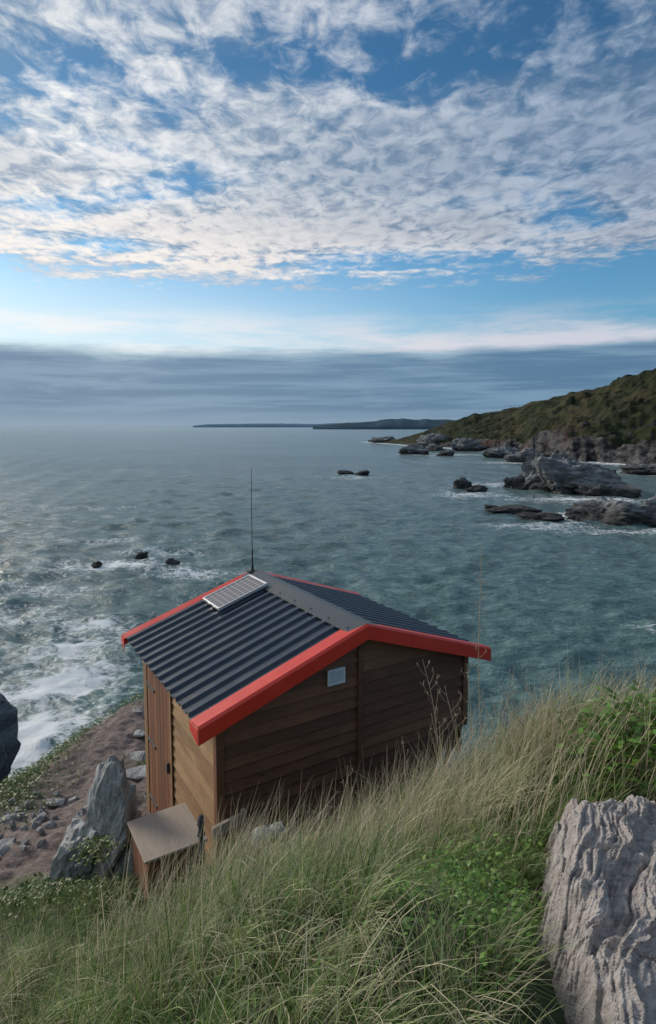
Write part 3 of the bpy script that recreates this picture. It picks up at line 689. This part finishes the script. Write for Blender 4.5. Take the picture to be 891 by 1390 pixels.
# ================= GRASS
gm,nt,bs,o=newmat('grass_blades')
ca=ATT(nt,'gcol').outputs['Color']
nt.links.new(ca,bs.inputs['Base Color']); bs.inputs['Roughness'].default_value=.55; bs.inputs['Specular IOR Level'].default_value=.35
tr=nd(nt,'ShaderNodeBsdfTranslucent',{'Color':ca}); mx=nd(nt,'ShaderNodeMixShader',{0:.35,1:bs.outputs[0],2:tr.outputs[0]}); nt.links.new(mx.outputs[0],o.inputs[0])
def inslab(x,y,mg=0.):
    fe=3.02-.30*np.clip(1.6-x,0,1)*1.2
    return np.minimum(x-ledge(y),fe-y)>mg-.08*np.clip((2.2-y)/.5,0,1)
def blades(name,bxy,L,wid,phi,lean,curl,col0,col1,seg=4):
    n_=len(L); z=terr(bxy[:,0],bxy[:,1])-.01
    p=np.stack([bxy[:,0],bxy[:,1],z],1); V=np.zeros((n_,2*seg+2,3)); C=np.zeros((n_,2*seg+2,3))
    side=np.stack([-np.sin(phi+.6),np.cos(phi+.6),np.zeros(n_)],1)
    th=lean.copy()
    for k in range(seg+1):
        wk=wid*(1-(k/seg))**.7*.5+.0002
        V[:,2*k]=p-side*wk[:,None]; V[:,2*k+1]=p+side*wk[:,None]
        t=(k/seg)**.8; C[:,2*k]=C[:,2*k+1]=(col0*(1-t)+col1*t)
        if k<seg:
            p=p+np.stack([np.sin(th)*np.cos(phi),np.sin(th)*np.sin(phi),np.cos(th)],1)*(L/seg)[:,None]
            th=th+curl/seg
    b=(np.arange(n_)*(2*seg+2))[:,None]
    F4=np.concatenate([b+np.array([2*k,2*k+1,2*k+3,2*k+2]) for k in range(seg)],0)
    ob=fast_mesh(name,V.reshape(-1,3),F4,gm,True); setc(ob,'gcol',C.reshape(-1,3)); return ob
def okpos(x,y,pm=.4):
    ha=(x-DX)*exv[0]+(y-DY)*exv[1]; hb=(x-DX)*eyv[0]+(y-DY)*eyv[1]
    hutm=(ha>.12)&(ha<3.35)&(hb>.0)&(hb<2.6); bxm=(ha>-.6)&(ha<.25)&(hb>-.25)&(hb<.9)
    bl=(np.hypot((x+2.3)/.5,(y-5.45)/.42)<1)
    return (~hutm)&(~bxm)&(~bl)&(~inslab(x,y))&(pathmask(x,y)<pm)
def pal(n_,straw):
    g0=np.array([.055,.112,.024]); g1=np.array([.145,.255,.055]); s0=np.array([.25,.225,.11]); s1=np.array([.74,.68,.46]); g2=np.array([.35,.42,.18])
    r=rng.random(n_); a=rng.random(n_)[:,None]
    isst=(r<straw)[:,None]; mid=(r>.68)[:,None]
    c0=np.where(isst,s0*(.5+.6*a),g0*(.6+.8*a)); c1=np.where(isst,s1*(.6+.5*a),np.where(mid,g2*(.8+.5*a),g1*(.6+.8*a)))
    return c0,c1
def tussock(ncl,xr,yr,per,Lm,strawf,wid,dens=None,lk=1.):
    cx=rng.uniform(*xr,ncl); cy=rng.uniform(*yr,ncl)
    k=okpos(cx,cy,.3)
    if dens is not None: k&=dens(cx,cy)
    cx,cy=cx[k],cy[k]; m_=len(cx)
    cl=np.repeat(np.arange(m_),per); n_=len(cl)
    patch=fbm(cx*1.3,cy*1.3,0,55,3)
    Lc=(Lm*(1+.45*patch)*rng.uniform(.6,1.3,m_))[cl]
    x=cx[cl]+rng.normal(0,.035,n_); y=cy[cl]+rng.normal(0,.035,n_)
    phi=rng.uniform(0,2*np.pi,n_); lean=np.abs(rng.normal(.15,.25,n_)); curl=rng.uniform(.2,2.1,n_)
    L=Lc*rng.uniform(.45,1.15,n_)
    cph=rng.uniform(0,6.28,m_)[cl]; cl_=rng.uniform(0,.35,m_)[cl]
    px_=np.cos(phi)*lean+.08*lk+np.cos(cph)*cl_; py_=np.sin(phi)*lean-.05+np.sin(cph)*cl_
    lean=np.hypot(px_,py_); phi=np.arctan2(py_,px_)
    kk=okpos(x,y,.5)
    sf=strawf*(1+1.2*patch[cl])
    c0,c1=pal(n_,np.clip(sf,.05,.9))
    tone=(.6+.75*rng.random(m_))[cl][:,None]
    return [q[kk] for q in (np.stack([x,y],1),L,rng.uniform(.6,1.2,n_)*wid,phi,lean,curl,c0*tone,c1*tone)]
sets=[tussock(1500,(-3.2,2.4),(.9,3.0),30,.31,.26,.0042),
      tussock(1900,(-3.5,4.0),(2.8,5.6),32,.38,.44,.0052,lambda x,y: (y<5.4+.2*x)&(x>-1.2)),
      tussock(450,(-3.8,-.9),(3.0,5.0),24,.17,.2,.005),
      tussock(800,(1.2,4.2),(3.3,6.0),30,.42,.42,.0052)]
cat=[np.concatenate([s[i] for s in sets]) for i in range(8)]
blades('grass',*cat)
n_=60000; x=rng.uniform(-6,4.5,n_); y=rng.uniform(1,13,n_); k=okpos(x,y,.35)&(terr(x,y)-CZ>-6.6); x,y=x[k],y[k]; n_=len(x)
c0,c1=pal(n_,.2)
far=np.clip(y/6,1,2)
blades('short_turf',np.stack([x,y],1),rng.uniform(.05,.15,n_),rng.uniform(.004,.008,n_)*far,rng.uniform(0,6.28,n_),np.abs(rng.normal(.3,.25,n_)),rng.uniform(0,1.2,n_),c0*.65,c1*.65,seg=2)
n_=2400; x=rng.uniform(-1.2,3.2,n_); y=rng.uniform(2.6,5.0,n_); k=okpos(x,y); x,y=x[k],y[k]; n_=len(x)
c=np.tile(np.array([[.62,.54,.38]]),(n_,1))*rng.uniform(.6,1.2,(n_,1))
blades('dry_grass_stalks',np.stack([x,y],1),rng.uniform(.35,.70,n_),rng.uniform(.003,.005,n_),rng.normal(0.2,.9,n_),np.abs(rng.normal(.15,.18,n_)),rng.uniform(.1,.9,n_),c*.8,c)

# ---------------- leafy plants
lm,nt,bs,o=newmat('broad_leaves'); ca=ATT(nt,'gcol').outputs['Color']; nt.links.new(ca,bs.inputs['Base Color']); bs.inputs['Roughness'].default_value=.5
tr=nd(nt,'ShaderNodeBsdfTranslucent',{'Color':ca}); mx=nd(nt,'ShaderNodeMixShader',{0:.25,1:bs.outputs[0],2:tr.outputs[0]}); nt.links.new(mx.outputs[0],o.inputs[0])
def leaves(name,patches):
    V=[];C=[]
    for (x0,y0,rx,ry,n_,sz,h,zoff) in patches:
        x=x0+rng.normal(0,rx,n_); y=y0+rng.normal(0,ry,n_)
        k=(~inslab(x,y)) if sz<.08 else ~inslab(x,y,.12); x,y=x[k],y[k]; n_=len(x)
        z=terr(x,y)+rng.uniform(.02,h,n_)+zoff
        ph=rng.uniform(0,6.28,n_); pt=rng.uniform(-.3,.8,n_); s=sz*rng.uniform(.5,1.2,n_)
        d=np.stack([np.cos(ph)*np.cos(pt),np.sin(ph)*np.cos(pt),np.sin(pt)],1); sd_=np.stack([-np.sin(ph),np.cos(ph),rng.normal(0,.25,n_)],1)
        up=np.cross(d,sd_); p=np.stack([x,y,z],1); T=[]
        for (t,wk,dz) in ((0,0,0),(.3,.28,.03),(.3,-.28,.03),(.65,.24,.02),(.65,-.24,.02),(1,0,-.08)):
            T.append((p+d*(t*s)[:,None]+sd_*(wk*s)[:,None]+up*(dz*s)[:,None]))
        V.append(np.stack(T,1).reshape(-1,3))
        kk=1.15 if y0<3.8 and x0>0 else .6
        c=np.array([.085,.19,.030])*kk*rng.uniform(.45,1.5,(n_,1))+np.array([.05,.03,0])*rng.random((n_,1)); C.append(np.repeat(c,6,0))
    V=np.vstack(V);C=np.vstack(C); b=(np.arange(len(V)//6)*6)[:,None]
    Fq=np.concatenate([b+np.array([0,1,2]),b+np.array([1,3,4]),b+np.array([1,4,2]),b+np.array([3,5,4])],0)
    ob=fast_mesh(name,V,Fq,lm,False); setc(ob,'gcol',C); return ob
leaves('leafy_plants',[(.60,2.3,.13,.18,700,.028,.20,0),(.45,1.95,.14,.14,500,.026,.16,0),(.85,2.75,.12,.15,200,.03,.18,0),(-.1,2.0,.2,.12,200,.03,.1,0),
  (2.05,3.42,.25,.14,900,.07,.36,0),(2.5,3.5,.3,.18,700,.075,.36,0),(1.75,3.35,.14,.10,300,.06,.3,0),(-2.05,5.1,.10,.12,500,.035,.25,.22),(-2.5,4.9,.25,.15,700,.035,.12,0),(-1.8,4.7,.2,.12,500,.035,.12,0),
  (-3.2,4.6,.5,.3,1400,.04,.15,0),(-4.2,7.6,.35,.7,1800,.04,.13,0),(-4.2,9.3,.2,.8,1500,.04,.13,0),(-3.7,11.5,.3,.5,900,.04,.13,0),(-4.6,6.4,.3,.4,800,.04,.13,0)])
dm,nt,bs,o=newmat('dry_stem'); bs.inputs['Roughness'].default_value=.8
g=nd(nt,'ShaderNodeNewGeometry').outputs['Position']; nt.links.new(MX(nt,NZ(nt,g,9,3),(.18,.14,.09),(.44,.37,.27)),bs.inputs['Base Color'])
def weed(u,vt,vb,y,lean,nb,seed,sp=.10):
    r=np.random.default_rng(seed); a,b=pdir(u,vt); a2,_=pdir(u,vb); x0=a2*y; z0=float(terr(x0,y)); x1=a*y+lean; z1=CZ+b*y
    A=Acc(); P=[Vector((x0+(x1-x0)*t+.012*math.sin(t*7+seed),y+.01*math.cos(t*5+seed),z0+(z1-z0)*t)) for t in np.linspace(0,1,12)]
    A.tube(P,.0036,.0018,5)
    for i in range(nb):
        t=.30+.68*i/nb+r.random()*.03; k=min(10,int(t*11)); p=P[k].lerp(P[k+1],t*11-k); ph=r.random()*6.28; L=sp*(1.3-t)*r.uniform(.5,1.4)
        q=p+Vector((math.cos(ph)*L*.8,math.sin(ph)*L*.4,L*.8)); mid=p.lerp(q,.5)+Vector((0,0,-.01))
        A.tube([p,mid,q],.0016,.0010,4)
        for j in range(4):
            e=q+Vector((r.normal()*.010,r.normal()*.010,r.normal()*.010+.01)); A.tube([q,e],.0009,.0022,4)
    return A.obj('dry_weed',dm)
weed(652,742,1030,4.15,0,16,1,.07)
weed(668,905,1030,4.2,.16,9,2,.14)
weed(610,895,1040,4.1,-.18,12,3,.20)
weed(630,930,1040,4.0,-.12,8,4,.18)
weed(690,940,1030,4.2,.2,9,5,.20)
weed(705,960,1040,4.0,.15,8,6,.16)
weed(640,900,1040,4.05,-.02,10,10,.18)
weed(480,1040,1120,3.8,-.05,6,7,.08)
weed(560,1000,1060,4.0,-.08,6,8,.08)
weed(885,915,1000,3.6,.02,6,9,.05)
print('OK')
